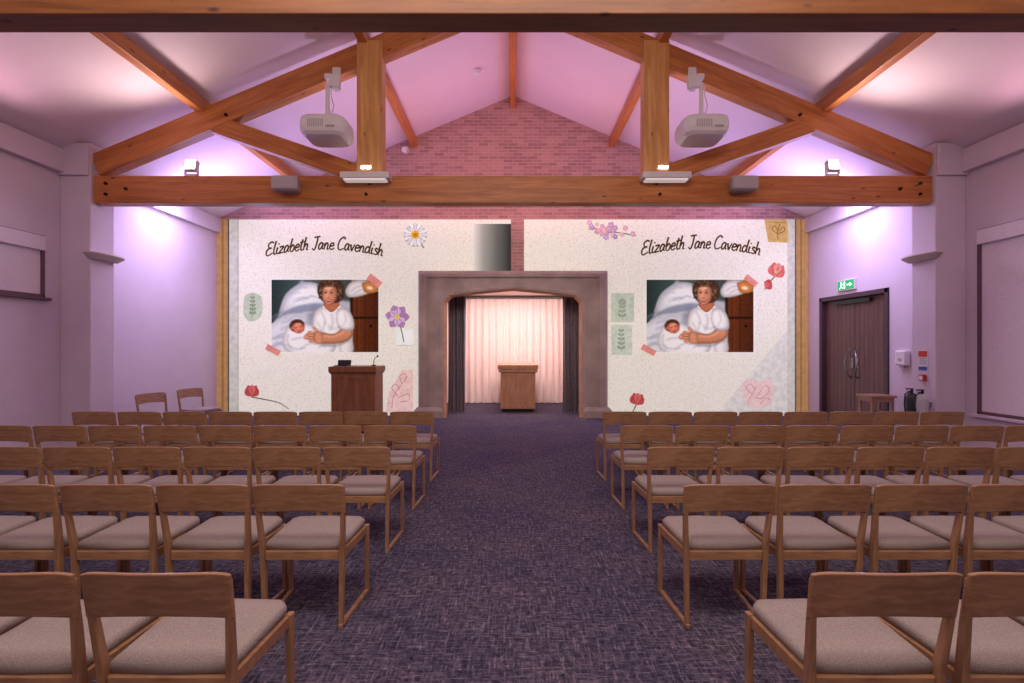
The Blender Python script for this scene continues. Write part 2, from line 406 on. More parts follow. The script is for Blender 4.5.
# ---------------------------------------------------------------- portal
e=thing('stone_archway',(0,PORT,0),'grey-beige stone surround with shallow pointed arch opening','archway')
PW=2.1; PH=3.26; IW=1.47; IH=2.66; AH=2.82
def arch(hw,h,ah,y):
    return [(-hw,y,0),(-hw,y,h-.12),(-hw+.12,y,h+.01),(-.55*hw,y,h+.5*(ah-h)),(0,y,ah),(.55*hw,y,h+.5*(ah-h)),(hw-.12,y,h+.01),(hw,y,h-.12),(hw,y,0)]
def frame(b,outer,inner,mat=None):
    n=len(outer); b.add(outer+inner,[(i,i+1,n+i+1,n+i) for i in range(n-1)],mat)
def outl(hw,h,y):
    return [(-hw,y,0),(-hw,y,h*.5),(-hw,y,h*.8),(-hw,y,h),(0,y,h),(hw,y,h),(hw,y,h*.8),(hw,y,h*.5),(hw,y,0)]
b=MB()
yb=DB-PORT-.02
frame(b,outl(PW,PH,yb),outl(PW,PH,.1)); frame(b,outl(PW,PH,.1),outl(PW-.07,PH-.07,.02))
frame(b,outl(PW-.07,PH-.07,.02),outl(PW-.18,PH-.14,.02)); frame(b,outl(PW-.18,PH-.14,.02),outl(PW-.21,PH-.17,.06))
frame(b,outl(PW-.21,PH-.17,.06),arch(IW+.16,IH+.12,AH+.12,.06)); frame(b,arch(IW+.16,IH+.12,AH+.12,.06),arch(IW+.13,IH+.09,AH+.1,.04))
frame(b,arch(IW+.13,IH+.09,AH+.1,.04),arch(IW+.06,IH+.04,AH+.05,.05))
b.obj('surround',M_STONE,e)
b=MB(); frame(b,arch(IW+.06,IH+.04,AH+.05,.05),arch(IW,IH,AH,.14)); frame(b,arch(IW,IH,AH,.14),arch(IW+.12,IH+.08,AH+.06,.68)); b.obj('arch_moulding',M_STONE2,e)
b=MB()
for s in (-1,1):
    a,c=sorted((s*(PW+.08),s*(PW-.55))); b.box(a,c,-.04,yb,0,.16)
    b.loft([[(a,-.04,.16),(c,-.04,.16),(c,yb,.16),(a,yb,.16)],[(a+.06,.02,.24),(c-.06,.02,.24),(c-.06,yb,.24),(a+.06,yb,.24)]])
b.obj('plinth',M_STONE,e,bevel=.01)

def curtain(name,x0,x1,y,z0,z1,amp,waves,mat,label,seed=0):
    e=thing(name,((x0+x1)/2,y,z0),label,'curtain',None)
    b=MB(); n=waves*12; rows=8; rr=random.Random(seed); ph=[rr.uniform(0,6.28) for _ in range(3)]
    vs=[];fs=[]
    for r in range(rows+1):
        v=r/rows
        for i in range(n+1):
            u=i/n; x=(x0+(x1-x0)*u)-(x0+x1)/2
            a=amp*(.75+.25*math.sin(3*v+ph[0]))
            yy=a*math.sin(u*waves*2*math.pi+.5*math.sin(u*9+ph[1])+.25*v)+.35*a*math.sin(u*waves*3.1+ph[2])
            x+=.012*math.sin(v*3+u*17)
            vs.append((x,yy,v*(z1-z0)))
    for r in range(rows):
        for i in range(n):
            fs.append((r*(n+1)+i,r*(n+1)+i+1,(r+1)*(n+1)+i+1,(r+1)*(n+1)+i))
    b.add(vs,fs); b.obj('fabric',mat,e,smooth=True)
    b=MB(); b.cyl((x0-(x0+x1)/2,0,z1-z0+.03),(x1-(x0+x1)/2,0,z1-z0+.03),.02); b.obj('curtain_rail',M_METAL,e)
m,nt,pb=new('sheer_curtain'); pb.inputs['Roughness'].default_value=.9
mp=coords(nt,(30,30,1)); nn=N(nt,'ShaderNodeTexNoise'); nt.links.new(mp.outputs[0],nn.inputs['Vector']); rp=ramp(nt,[(.3,(240,214,210)),(.7,(250,234,232))]); nt.links.new(nn.outputs[0],rp.inputs[0]); nt.links.new(rp.outputs[0],pb.inputs['Base Color'])
M_SHEER=m
M_DRAPE=plain('grey_drape',(124,114,122),.9,.1,20)
curtain('sheer_curtain',-1.85,1.85,13.9,.02,2.9,.06,20,M_SHEER,'pleated sheer pale pink curtain across the alcove',1)
curtain('side_drape',-1.55,-1.13,11.9,.02,2.86,.05,5,M_DRAPE,'dark grey pleated drape drawn to the side of arch',2)
curtain('side_drape',1.18,1.58,11.9,.02,2.86,.05,5,M_DRAPE,'dark grey pleated drape drawn to the side of arch',3)

e=thing('catafalque',(0.12,12.35,0),'wooden panelled catafalque plinth standing in alcove','table')
b=MB(); b.box(-.42,.42,-.3,1.1,.08,.96); b.obj('body',M_LECT2,e,bevel=.006)
b=MB(); b.box(-.38,.38,-.26,1.0,0,.08); b.obj('plinth',M_DARK,e)
b=MB(); b.box(-.47,.47,-.36,1.15,.96,1.04); b.box(-.49,.49,-.38,1.17,1.04,1.14); b.obj('top',M_LECT2,e,bevel=.012)
b=MB()
for (x0,x1,z0,z1) in ((-.42,-.34,.08,.96),(.34,.42,.08,.96),(-.34,.34,.88,.96),(-.34,.34,.08,.16)): b.box(x0,x1,-.315,-.3,z0,z1)
b.obj('panel_frame',M_LECT2,e,bevel=.003)

# ---------------------------------------------------------------- projected slides
K=DB/F
def PX(px,py,layer=0): return ((px-CX)*K, -0.012-layer*.0006, EYE+(HY-py)*K)
def ell(cx,cy,rx,ry,rot=0,n=20):
    r=math.radians(rot); o=[]
    for i in range(n):
        t=2*math.pi*i/n; x=rx*math.cos(t);y=ry*math.sin(t)
        o.append((cx+x*math.cos(r)-y*math.sin(r),cy+x*math.sin(r)+y*math.cos(r)))
    return o
def rect(x0,y0,x1,y1): return [(x0,y0),(x1,y0),(x1,y1),(x0,y1)]
def rrect(cx,cy,w,h,rot):
    r=math.radians(rot); return [(cx+x*math.cos(r)-y*math.sin(r),cy+x*math.sin(r)+y*math.cos(r)) for x,y in ((-w/2,-h/2),(w/2,-h/2),(w/2,h/2),(-w/2,h/2))]
def petal(cx,cy,ang,L,w,n=10):
    a=math.radians(ang); o=[]
    for i in range(n+1):
        t=i/n; o.append((t*L, w*math.sin(math.pi*t**1.25)*.5))
    for i in range(n-1,0,-1):
        t=i/n; o.append((t*L,-w*math.sin(math.pi*t**1.25)*.5))
    return [(cx+x*math.cos(a)-y*math.sin(a),cy+x*math.sin(a)+y*math.cos(a)) for x,y in o]
def cat(pts,sub=6):
    o=[];n=len(pts)
    for i in range(n-1):
        p0=pts[max(i-1,0)];p1=pts[i];p2=pts[i+1];p3=pts[min(i+2,n-1)]
        for k in range(sub):
            t=k/sub
            o.append(tuple(.5*((2*p1[d])+(-p0[d]+p2[d])*t+(2*p0[d]-5*p1[d]+4*p2[d]-p3[d])*t*t+(-p0[d]+3*p1[d]-3*p2[d]+p3[d])*t**3) for d in (0,1)))
    o.append(pts[-1]); return o
def ribbon(pts,w,w2=None):
    w2=w if w2 is None else w2; q=[];n=len(pts);LR=[]
    for i,p in enumerate(pts):
        a=pts[max(i-1,0)];c=pts[min(i+1,n-1)]; dx,dy=c[0]-a[0],c[1]-a[1]; l=math.hypot(dx,dy) or 1
        ww=(w+(w2-w)*i/max(n-1,1))/2; LR.append(((p[0]-dy/l*ww,p[1]+dx/l*ww),(p[0]+dy/l*ww,p[1]-dx/l*ww)))
    for i in range(n-1): q.append([LR[i][0],LR[i+1][0],LR[i+1][1],LR[i][1]])
    return q
def ribbon_poly(pts,w):
    n=len(pts);A=[];B=[]
    for i,p in enumerate(pts):
        a=pts[max(i-1,0)];c=pts[min(i+1,n-1)]; dx,dy=c[0]-a[0],c[1]-a[1]; l=math.hypot(dx,dy) or 1
        A.append((p[0]-dy/l*w/2,p[1]+dx/l*w/2));B.append((p[0]+dy/l*w/2,p[1]-dx/l*w/2))
    return A+B[::-1]
def face_room(o):
    for p in o.data.polygons:
        if p.normal.y>0: p.flip()
    o.data.update(); return o
def art(name,root,shapes,dx=0,label=None,base=0):
    b=MB(); mats=[];idx={}
    for L,(poly,c) in enumerate(shapes):
        polys=poly if isinstance(poly[0],list) else [poly]
        key=tuple(c)
        if key not in idx: idx[key]=len(mats); mats.append(proj(c))
        for pl in polys:
            vs=[PX(x+dx,y,base+L) for x,y in pl]
            b.add(vs,[tuple(range(len(vs)))],idx[key])
    me=face_room(b.obj(name,mats,root))
    if label: me['label']=label
    return me
GL={'E':(.56,[[(0.52,.88),(.32,1.0),(.1,.85),(.16,.6),(.38,.55)],[(.38,.55),(.08,.48),(0,.2),(.16,0),(.52,.14)]]),
'l':(.22,[[(.12,1.0),(.03,.4),(.08,.02),(.22,.06)]]),
'i':(.22,[[(.08,.5),(.04,.2),(.08,.02),(.2,.05)],[(.13,.7),(.17,.78)]]),
'z':(.4,[[(.02,.47),(.18,.5),(.33,.48),(.18,.25),(.02,.02),(.2,.03),(.38,.05)]]),
'a':(.44,[[(.32,.42),(.18,.52),(.03,.3),(.07,.02),(.22,.1),(.34,.46)],[(.34,.48),(.3,.12),(.42,.03)]]),
'b':(.4,[[(.1,1),(.03,.4),(.06,.04)],[(.04,.3),(.22,.5),(.34,.3),(.24,.02),(.06,.05)]]),
'e':(.38,[[(.05,.25),(.3,.32),(.26,.5),(.09,.44),(.03,.14),(.18,0),(.37,.13)]]),
't':(.3,[[(.16,.85),(.08,.3),(.14,.02),(.27,.07)],[(-.02,.6),(.32,.66)]]),
'h':(.4,[[(.1,1),(.04,.4),(.02,0)],[(.03,.25),(.2,.48),(.29,.35),(.26,.04),(.38,.05)]]),
'J':(.5,[[(.08,.92),(.3,.97),(.55,1.0)],[(.36,.97),(.32,.4),(.2,-.02),(.02,.12)]]),
'n':(.42,[[(.05,.5),(.02,0)],[(.03,.25),(.18,.5),(.29,.35),(.26,.03),(.4,.06)]]),
'C':(.54,[[(.52,.84),(.38,1),(.12,.78),(.02,.3),(.16,0),(.5,.14)]]),
'v':(.36,[[(.02,.5),(.07,.22),(.13,.02),(.22,.25),(.33,.52)]]),
'd':(.46,[[(.3,.42),(.16,.5),(.02,.28),(.06,.02),(.24,.1),(.36,.48)],[(.42,1.0),(.34,.4),(.34,.05),(.45,.05)]]),
's':(.34,[[(.31,.44),(.16,.5),(.09,.36),(.27,.2),(.2,.02),(.0,.06)]]),
' ':(.26,[])}
def writing(text,x0,x1,yb0,size,arc):
    tot=sum(GL[c][0] for c in text); k=(x1-x0)/tot; out=[]; x=0
    for c in text:
        adv,st=GL[c]
        for s in st:
            pts=[]
            for (gx,gy) in (cat(s,5) if len(s)>2 else s):
                X=x0+(x+gx+.16*gy)*k; u=(X-(x0+x1)/2)/((x1-x0)/2)
                pts.append((X, yb0+arc*u*u-(gy*size)))
            out+=ribbon(pts,1.8,1.25)
        x+=adv
    return out
BR=(84,50,30)
def photo_mesh(root):
    R=4; x0,y0,x1,y1=271.0,279.0,379.5,353.0
    nx=int((x1-x0)*R)+1; ny=int((y1-y0)*R)+1
    X,Y=np.meshgrid(np.linspace(x0,x1,nx),np.linspace(y0,y1,ny))
    img=np.zeros((ny,nx,3))+np.array((150,150,155.))
    def pip(poly):
        m=np.zeros(X.shape,bool); n=len(poly); j=n-1
        for i in range(n):
            xi,yi=poly[i];xj,yj=poly[j]
            if yi!=yj:
                m^=((yi>Y)!=(yj>Y))&(X<(xj-xi)*(Y-yi)/(yj-yi)+xi)
            j=i
        return m.astype(float)
    def blur(m,r):
        r=int(max(1,round(r*R)))
        for _ in range(2):
            p=np.pad(m,((r,r),(0,0)),mode='edge'); c=np.cumsum(np.vstack([np.zeros((1,p.shape[1])),p]),0); m=(c[2*r+1:]-c[:-2*r-1])/(2*r+1)
            p=np.pad(m,((0,0),(r,r)),mode='edge'); c=np.cumsum(np.hstack([np.zeros((p.shape[0],1)),p]),1); m=(c[:,2*r+1:]-c[:,:-2*r-1])/(2*r+1)
        return m
    def lay(poly,c,soft=.4,vol=0,vr=3,gx=0,gy=0,op=1):
        nonlocal img
        k=pip(poly); m=blur(k,soft)*op
        sh=np.ones(X.shape)
        if vol: sh=sh-vol*(1-np.clip((blur(k,vr)-.35)/.6,0,1))
        if gx or gy:
            px=[p[0] for p in poly];py=[p[1] for p in poly]
            sh=sh*(1+gx*((X-min(px))/(max(px)-min(px)+1e-6)-.5)+gy*((Y-min(py))/(max(py)-min(py)+1e-6)-.5))
        img=img*(1-m[...,None])+np.array(c,float)*sh[...,None]*m[...,None]
    def stroke(pts,w,c,soft=.6,op=.7): lay(ribbon_poly(cat(pts) if len(pts)>2 else pts,w),c,soft,op=op)
    rg=random.Random(3)
    lay(rect(270,278,354,354),(178,182,194),.3)
    lay([(270,278),(304,278),(294,290),(284,304),(276,322),(270,326)],(62,78,78),1.0,gx=.5)
    lay([(300,278),(354,278),(354,302),(322,298),(308,286)],(84,92,88),1.2,gx=-.3)
    lay(cat([(279,312),(286,294),(302,283),(318,284),(328,294),(322,312),(298,320),(279,312)]),(218,223,236),.6,.30,5,gx=.1)
    lay(cat([(290,302),(300,291),(313,288),(319,296),(310,302),(298,304),(290,302)]),(242,244,250),2)
    lay(cat([(274,320),(292,308),(318,303),(324,308),(296,315),(280,325),(274,320)]),(128,136,158),1.0,op=.85)
    lay(cat([(270,325),(288,314),(312,315),(326,328),(330,354),(300,354),(270,354),(270,325)],4),(214,217,230),.6,.2,5)
    for i in range(20):
        a=rg.uniform(270,298);y=rg.uniform(318,352); stroke([(a,y),(a+7,y-rg.uniform(1,5)),(a+16,y-rg.uniform(-2,5))],rg.uniform(1,2.4),(158,163,186),.8,.5)
    for i in range(8):
        a=rg.uniform(284,306);y=rg.uniform(290,308); stroke([(a,y),(a+6,y-3),(a+12,y-2)],1.4,(170,176,200),.8,.55)
    lay(rect(352,278,380,354),(92,50,30),.3,gx=-.3)
    for i in range(14):
        x=353+rg.uniform(0,26); lay(rect(x,294,x+rg.uniform(.4,1.2),354),rg.choice([(122,72,42),(70,36,22),(108,60,34)]),.5,op=.6)
    lay(rect(352,317,380,319),(44,24,16),.5); lay(rect(352,291,380,294),(50,28,18),.5); lay(rect(350.5,294,353,354),(40,24,20),.7)
    lay(ell(371,326,1.4,1.4),(30,20,16),.34)
    lay(rect(352,278,380,292),(170,150,128),.8,gy=.2)
    lay(cat([(345,291),(350,283),(361,280),(371,283),(371,292),(358,297),(348,297),(345,291)]),(226,224,228),.5,.36,3)
    stroke([(350,292),(357,287),(364,286)],1.2,(178,176,186)); stroke([(354,294),(361,290),(368,290)],1,(180,176,184))
    lay(cat([(362,283),(372,281),(379,286),(375,293),(365,292),(362,283)]),(204,134,76),.6,.35,2); lay(ell(370,288,3.2,1.8,10),(238,216,190),.6)
    lay(cat([(308,314),(316,306),(322,330),(312,344),(306,330),(308,314)]),(120,124,142),2.2,op=.6)
    lay(cat([(313,320),(316,311),(323,306.5),(333,304),(343,306.5),(350,311),(353,322),(353,338),(351,354),(318,354),(313,340),(313,320)]),(238,238,241),.45,.34,4.5,gx=-.12)
    for p in ([(321,311),(325,320),(323,332)],[(325,322),(331,328),(338,328)],[(339,309),(342,318),(340,330)],[(332,315),(333,323),(330,331)],[(347,314),(348,324),(345,330)],[(318,322),(321,330),(320,338)],[(344,340),(340,347),(342,353)],[(330,343),(333,348),(331,353)]):
        stroke(p,2.2,(176,178,196),.9,.6)
    for p in ([(328,312),(329,320),(326,328)],[(336,313),(337,321),(335,328)]): stroke(p,1.6,(252,252,252),.8,.7)
    lay(cat([(325,298),(337,298),(339.5,306),(332,312.5),(324,306.5),(325,298)],4),(182,116,90),.5,.15,2)
    stroke([(323,306),(331.5,313.5),(340.5,306)],1.2,(250,250,250),.35,.95); stroke([(323.6,307.6),(331.5,315),(340,307.6)],.7,(178,178,194),.4,.7)
    lay(cat([(319.5,298),(317.5,290),(320,283),(326,279.3),(333,278.6),(340,281),(344,287),(344.5,294),(342,300),(336,303),(326,303),(319.5,298)]),(82,60,46),.5,.25,2)
    for i in range(150):
        t=rg.uniform(0,6.28); r=rg.uniform(.5,1.0); x=331+12.6*r*math.cos(t); y=290.4+11*r*math.sin(t)
        if y>300 and 323<x<339: continue
        c=rg.choice([(64,44,34),(104,78,60),(140,112,90),(86,62,48),(168,144,122),(70,48,38)])
        a=rg.uniform(0,6.28); q=rg.uniform(1.2,2.6)
        stroke([(x,y),(x+q*.6*math.cos(a),y+q*.6*math.sin(a)),(x+q*math.cos(a+.8),y+q*math.sin(a+.8))],rg.uniform(.6,1.1),c,.34,.75)
    lay(cat([(322.8,291),(324.5,286.6),(329.5,284.8),(334.5,286),(337.4,290.5),(337.2,296),(335.6,301),(332.2,304.6),(328.6,305),(325,302.4),(323,297.5),(322.8,291)]),(206,146,118),.42,.34,2.4,gx=-.28)
    lay(ell(328.3,288.4,3.8,1.9,-4),(230,180,154),.8,op=.8)
    lay(ell(325.8,297.6,2.0,1.7),(222,144,122),.8,op=.8); lay(ell(332.6,297.9,2.2,1.9),(214,136,114),.8,op=.8)
    lay(ell(328.4,303.0,2.0,1.0),(220,164,138),.6,op=.7)
    for x,y in ((325.8,292.6),(331.6,292.9)):
        lay(ell(x,y,1.9,1.2),(160,102,82),.6,op=.75)
        stroke([(x-1.4,y+.2),(x,y-.15),(x+1.4,y+.35)],.62,(58,38,32),.3,.9)
        stroke([(x-1.6,y-2.1),(x,y-2.7),(x+1.7,y-2.0)],.6,(96,66,52),.3,.6)
    stroke([(328.6,291.6),(327.8,294.8),(327.4,296.8)],.8,(232,180,154),.4,.7); stroke([(327,297.6),(328.3,298.2),(329.8,297.4)],.6,(140,84,68),.3,.8)
    lay(cat([(325.4,299.8),(328.6,299.5),(332.2,299.6),(330.4,302),(328,302.3),(325.4,299.8)],4),(146,66,62),.3,op=.9)
    stroke([(326.4,300.2),(328.8,300.4),(331.2,300.1)],.75,(240,228,218),.3,.9)
    stroke([(333.8,296.6),(334.2,299.4),(333.2,302)],.6,(150,94,74),.4,.6); stroke([(324.6,298),(324.3,300),(324.9,301.4)],.5,(160,102,82),.4,.5)
    for i in range(26):
        x=323+i*.58; y=286.6-1.6*math.sin(i/25*math.pi)+rg.uniform(-.6,.8)
        stroke([(x,y-1.5),(x+rg.uniform(-.6,.6),y),(x+rg.uniform(-1,1),y+1.2)],.7,rg.choice([(88,62,48),(122,94,74),(70,50,40)]),.3,.8)
    lay(cat([(283,338),(289,325),(305,322.5),(320,330),(334,338),(333,352),(304,354),(286,350),(283,338)]),(240,239,245),.6,.32,4)
    for p in ([(291,340),(304,338),(316,345)],[(300,349),(312,343),(326,347)],[(287,344),(296,349),(306,348)],[(289,334),(288,342),(292,349)],[(318,348),(325,344),(332,345)]): stroke(p,1.6,(172,174,196),.8,.65)
    lay(ell(297.2,325.6,7.6,6.2,-16),(96,62,46),.5,.2,2)
    for i in range(22):
        x=291+rg.uniform(0,11); y=320.6+rg.uniform(0,2.6)+abs(x-296.5)*.22; stroke([(x,y),(x+1.2,y-.6),(x+2,y+.2)],.5,(66,42,32),.3,.7)
    lay(cat([(292.4,327),(294.5,323.6),(299,322.4),(303.4,324.4),(305,328),(303.2,331.6),(299.4,333.4),(295,332),(292.4,327)]),(214,134,112),.42,.32,2,gx=-.16)
    lay(ell(298.4,324.6,3.2,1.2,-10),(232,164,142),.6,op=.8); lay(ell(295.6,329.6,1.8,1.4),(222,116,100),.6,op=.7); lay(ell(302.4,328.4,1.6,1.4),(222,116,100),.6,op=.7)
    for x,y in ((296.2,327.2),(301.2,326)): stroke([(x-1.3,y),(x,y+.6),(x+1.3,y-.1)],.5,(104,54,44),.3,.9)
    lay(ell(299,328.8,.9,.7),(236,158,136),.34); stroke([(298.2,329.7),(299.1,330),(299.9,329.5)],.4,(150,76,62),.3,.7); lay(ell(299.6,331.4,1.3,.55,-12),(158,64,60),.3)
    lay(ell(292.3,328.2,1.1,1.7,10),(206,126,104),.34,.2,.6)
    lay(cat([(304,336.5),(306.5,333.6),(310.6,334),(311.6,337),(309,339.4),(305,339),(304,336.5)],4),(222,148,124),.4,.25,1)
    lay(cat([(346,322),(352.5,328),(352,337),(343,342.5),(328,344),(319,342.5),(317,336),(321,332.5),(332,334),(339,331),(346,322)]),(204,140,110),.45,.38,2.6,gy=-.15)
    stroke([(324,335.6),(334,336.6),(344,332)],1.8,(230,174,146),.8,.7)
    stroke([(322,344.6),(336,345.4),(350,340)],2,(112,98,104),.9,.6)
    lay(cat([(322,332),(323,343),(316,343.5),(312.6,339),(313.4,333.4),(317,331),(322,332)],4),(210,146,116),.4,.25,2)
    for i,(L,a) in enumerate(((9.4,190),(10.4,186),(9.8,181),(8,176))):
        y=333.4+i*2.45
        lay(petal(316.5,y,a,L,3.1),(214,150,121),.32,.30,.8); x2=316.5+L*.5*math.cos(math.radians(a)); y2=y+L*.5*math.sin(math.radians(a)); lay(ell(x2,y2-.3,.8,.5),(234,178,152),.34,op=.7)
    for i in range(3): stroke([(307.6+i*.5,333.6+i*2.5),(315.6,334.7+i*2.45)],.5,(134,82,64),.3,.8)
    lay(petal(319,332.6,222,8.4,3.4),(216,152,122),.32,.28,.8)
    lay(cat([(338,309),(347,309),(353.5,318),(354,329),(346,330.5),(338.5,327),(336,317),(338,309)],4),(240,240,244),.45,.34,3.2,gx=-.15)
    stroke([(338.2,326.4),(344,330),(353,328.6)],1.1,(160,156,172),.5,.8); stroke([(344,312),(346,319),(343,326)],1.6,(186,188,204),.8,.6)
    nz=blur(np.random.RandomState(5).normal(0,1,X.shape),.25)*12
    img=img+nz[...,None]
    g=np.clip(img/255.,0,1); g=g*(1-.25)+.25*(g*g*(3-2*g)); img=g*255*np.array((1.0,.97,.92))
    edge=(X<272)|(X>378.5)|(Y<280)|(Y>352)
    img[edge]=(240,234,224)
    img=np.clip(img,0,255)/255.
    li=np.where(img<=.04045,img/12.92,((img+.055)/1.055)**2.4)
    vs=np.stack([(X-CX)*K,np.full(X.shape,-.016),EYE+(HY-Y)*K],-1).reshape(-1,3)
    idx=np.arange(nx*ny).reshape(ny,nx)
    fs=np.stack([idx[:-1,:-1],idx[1:,:-1],idx[1:,1:],idx[:-1,1:]],-1).reshape(-1,4)
    me=bpy.data.meshes.new('photograph'); me.from_pydata(vs.tolist(),[],fs.tolist())
    at=me.color_attributes.new('picture','FLOAT_COLOR','POINT')
    at.data.foreach_set('color',np.concatenate([li.reshape(-1,3),np.ones((nx*ny,1))],1).astype(np.float32).ravel())
    m,nt,b=new('projected_photograph'); a=N(nt,'ShaderNodeAttribute'); a.attribute_name='picture'; emit_from(nt,b,a.outputs['Color'])
    me.materials.append(m); me.update()
    o=bpy.data.objects.new('photograph',me); COL.objects.link(o); o.parent=root; o['label']='family photograph of woman in white t-shirt cradling a baby'
    return o
def tulip(cx,cy,ang,sc,c1,c2,stem=None):
    s=[]
    if stem: s.append((ribbon(cat(stem),1.2,.7),(104,92,58)))
    for d,L,w in ((-42,9,6),(42,9,6),(-20,11,7),(20,11,7)): s.append((petal(cx,cy,ang+d,L*sc,w*sc),c1))
    s.append((petal(cx,cy,ang,11*sc,6.5*sc),c2))
    for d in (-30,0,30): s.append((ribbon([petal(cx,cy,ang+d,9*sc,.1)[2],petal(cx,cy,ang+d,9*sc,.1)[9]],.5),(150,50,56)))
    return s
def leafspray(cx,cy,ang,L,c,n=6,w=3.2,l=6):
    a=math.radians(ang); s=[(ribbon([(cx,cy),(cx+L*math.cos(a),cy+L*math.sin(a))],.7),c)]
    for i in range(n):
        t=(i+.6)/n; x=cx+L*t*math.cos(a);y=cy+L*t*math.sin(a)
        for k in (-1,1): s.append((petal(x,y,ang+k*48,l*(1-.4*t),w*(1-.3*t)),c))
    return s
def slide(label,outline):
    r=thing('projected_slide',(0,DB,0),label,'projection','projected memorial slides')
    b=MB(); vs=[PX(x,y) for x,y in outline]; vs=[(v[0],-.006,v[2]) for v in vs]
    b.add(vs,[tuple(range(len(vs)))]); face_room(b.obj('paper_background',M_PAPER,r))
    return r
L1=slide('cream scrapbook slide projected on wall with photograph and flowers',[(216,219.5),(511,219.5),(511,271),(425,271),(425,415.5),(216,415.5)])
def flat(name,root,poly,mat,layer,label=None):
    b=MB(); vs=[PX(x,y,layer) for x,y in poly]; b.add(vs,[tuple(range(len(vs)))]); o=face_room(b.obj(name,mat,root))
    if label:o['label']=label
    return o
art('wood_border',L1,[(rect(216,219.5,228,415.5),(176,132,86)),(rect(222,219.5,224,415.5),(150,108,68)),(rect(228,219.5,229.5,415.5),(84,76,70)),(rect(229.5,219.5,238,415.5),(204,198,188)),(rect(238,219.5,239,415.5),(182,174,162))],label='wood table edge beside paper page')
flat('page_fold',L1,rect(474,224,511,271),gradient('page_fold_shade',(474-CX)*K,(511-CX)*K,[(0,(226,220,208)),(.25,(162,160,152)),(.6,(108,108,102)),(.95,(58,58,56))]),1,'dark curled page edge')
art('heading',L1,[(writing('Elizabeth Jane Cavendish',266,383,249.5,13,7),BR)],base=4,label='brown brush handwriting reading a name')
ph=photo_mesh(L1)
TP=(222,142,128)
art('tape',L1,[(rrect(375,281,15,7,38),TP)],base=60); art('tape',L1,[(rrect(274,350,15,6,28),TP)],base=60)
ds=[(ribbon([(418,240),(424,248)],1.2),(120,120,70)),(ell(415.5,235.6,11.6,11.4),(190,182,170))]
for i in range(16): ds.append((petal(415.5,235,i*22.5,12.5,4.4),(250,250,248) if i%2 else (222,218,218)))
for i in range(16): ds.append((ribbon([petal(415.5,235,i*22.5+11,11,.1)[4],petal(415.5,235,i*22.5+11,11,.1)[9]],.5),(160,152,146)))
ds.append((ell(415.5,235,4.2,4),(226,172,50))); ds.append((ell(415.5,235.4,2.2,2),(190,130,36)))
art('pressed_daisy',L1,ds,base=3,label='white daisy with yellow centre')
pv=[(rrect(405,337,17,16,0),(246,245,240)),(ribbon([(396.5,345.2),(413.5,345.2)],.7),(200,192,178)),(ribbon(cat([(399,322),(402,332),(404,342)]),1.1),(104,112,70))]
for a in (0,60,125,190,250,305): pv.append((petal(397.5,317,a,12.5,9),(178,130,176)))
for a in (30,90,160,220,280): pv.append((petal(397.5,317,a,9,6),(214,182,212)))
for a in range(0,360,45): pv.append((ribbon([petal(397.5,317,a,9,.1)[3],petal(397.5,317,a,9,.1)[9]],.5),(136,92,142)))
pv.append((ell(397.5,317,2.6,2.6),(230,200,96)))
art('pressed_pansy',L1,pv,base=3,label='mauve pressed flower on white card')
art('leaf_card',L1,[(cat([(244,300),(246,295),(254,293),(261,296),(263,304),(262,314),(257,320),(249,321),(244,314),(244,300)]),(190,198,174)),*leafspray(253,317,-90,20,(140,154,128),5,3,5)],base=3,label='green botanical scrap')
art('pressed_tulip',L1,tulip(252,397,-88,1.15,(190,76,80),(214,108,102),[(252,397),(268,400),(280,403),(289,409)]),base=3,label='red tulip with curved stem')
art('pink_scrap',L1,[([(386,412),(389,392),(402,370),(413,370),(413,412)],(238,202,196)),*[(ribbon(q,.8),(204,140,140)) for q in (cat([(392,408),(394,396),(402,384),(408,376)]),cat([(398,396),(392,388),(396,384),(400,390)]),cat([(398,398),(408,394),(409,400),(400,402)]),cat([(402,384),(400,376),(406,374),(405,382)]))]],base=3,label='pink botanical drawing scrap')
R1=slide('cream scrapbook slide projected on wall with photograph and blossoms',[(524,219.5),(808,219.5),(808,415.5),(601,415.5),(601,271),(524,271)])
art('wood_border',R1,[(rect(796,219.5,808,415.5),(180,136,90)),(rect(800,219.5,801.5,415.5),(150,108,70)),(rect(794.5,219.5,796,415.5),(100,90,82)),(rect(787,219.5,794.5,415.5),(208,202,194))],label='wood table edge beside paper page')
art('shaded_corner',R1,[([(787,330),(787,415.5),(715,415.5)],(224,218,210))],base=1)
art('heading',R1,[(writing('Elizabeth Jane Cavendish',641,760,248.5,13.5,7),BR)],base=4,label='brown brush handwriting reading a name')
p2=ph.copy(); COL.objects.link(p2); p2.parent=R1; p2.location=(374.5*K,0,0)
art('tape',R1,[(rrect(750,281,14,6,38),TP)],base=60); art('tape',R1,[(rrect(648,350,15,6,28),TP)],base=60)
lv=[]
rr=random.Random(7)
lv.append((ribbon(cat([(590,226),(604,232),(620,233),(636,236)]),1),(110,110,80)))
for i in range(24):
    x=586+rr.uniform(0,50); y=225+(x-586)*.14+rr.uniform(-3,10); c=rr.choice([(196,156,200),(214,164,190),(168,138,186),(232,184,188),(222,158,172)])
    r=rr.uniform(2.4,4)
    for a in range(5): lv.append((petal(x,y,a*72+i*20,r,r*.8),c))
    lv.append((ell(x,y,.7,.7),(240,220,150)))
art('lilac_sprig',R1,lv,base=3,label='lilac and pink blossom sprig')
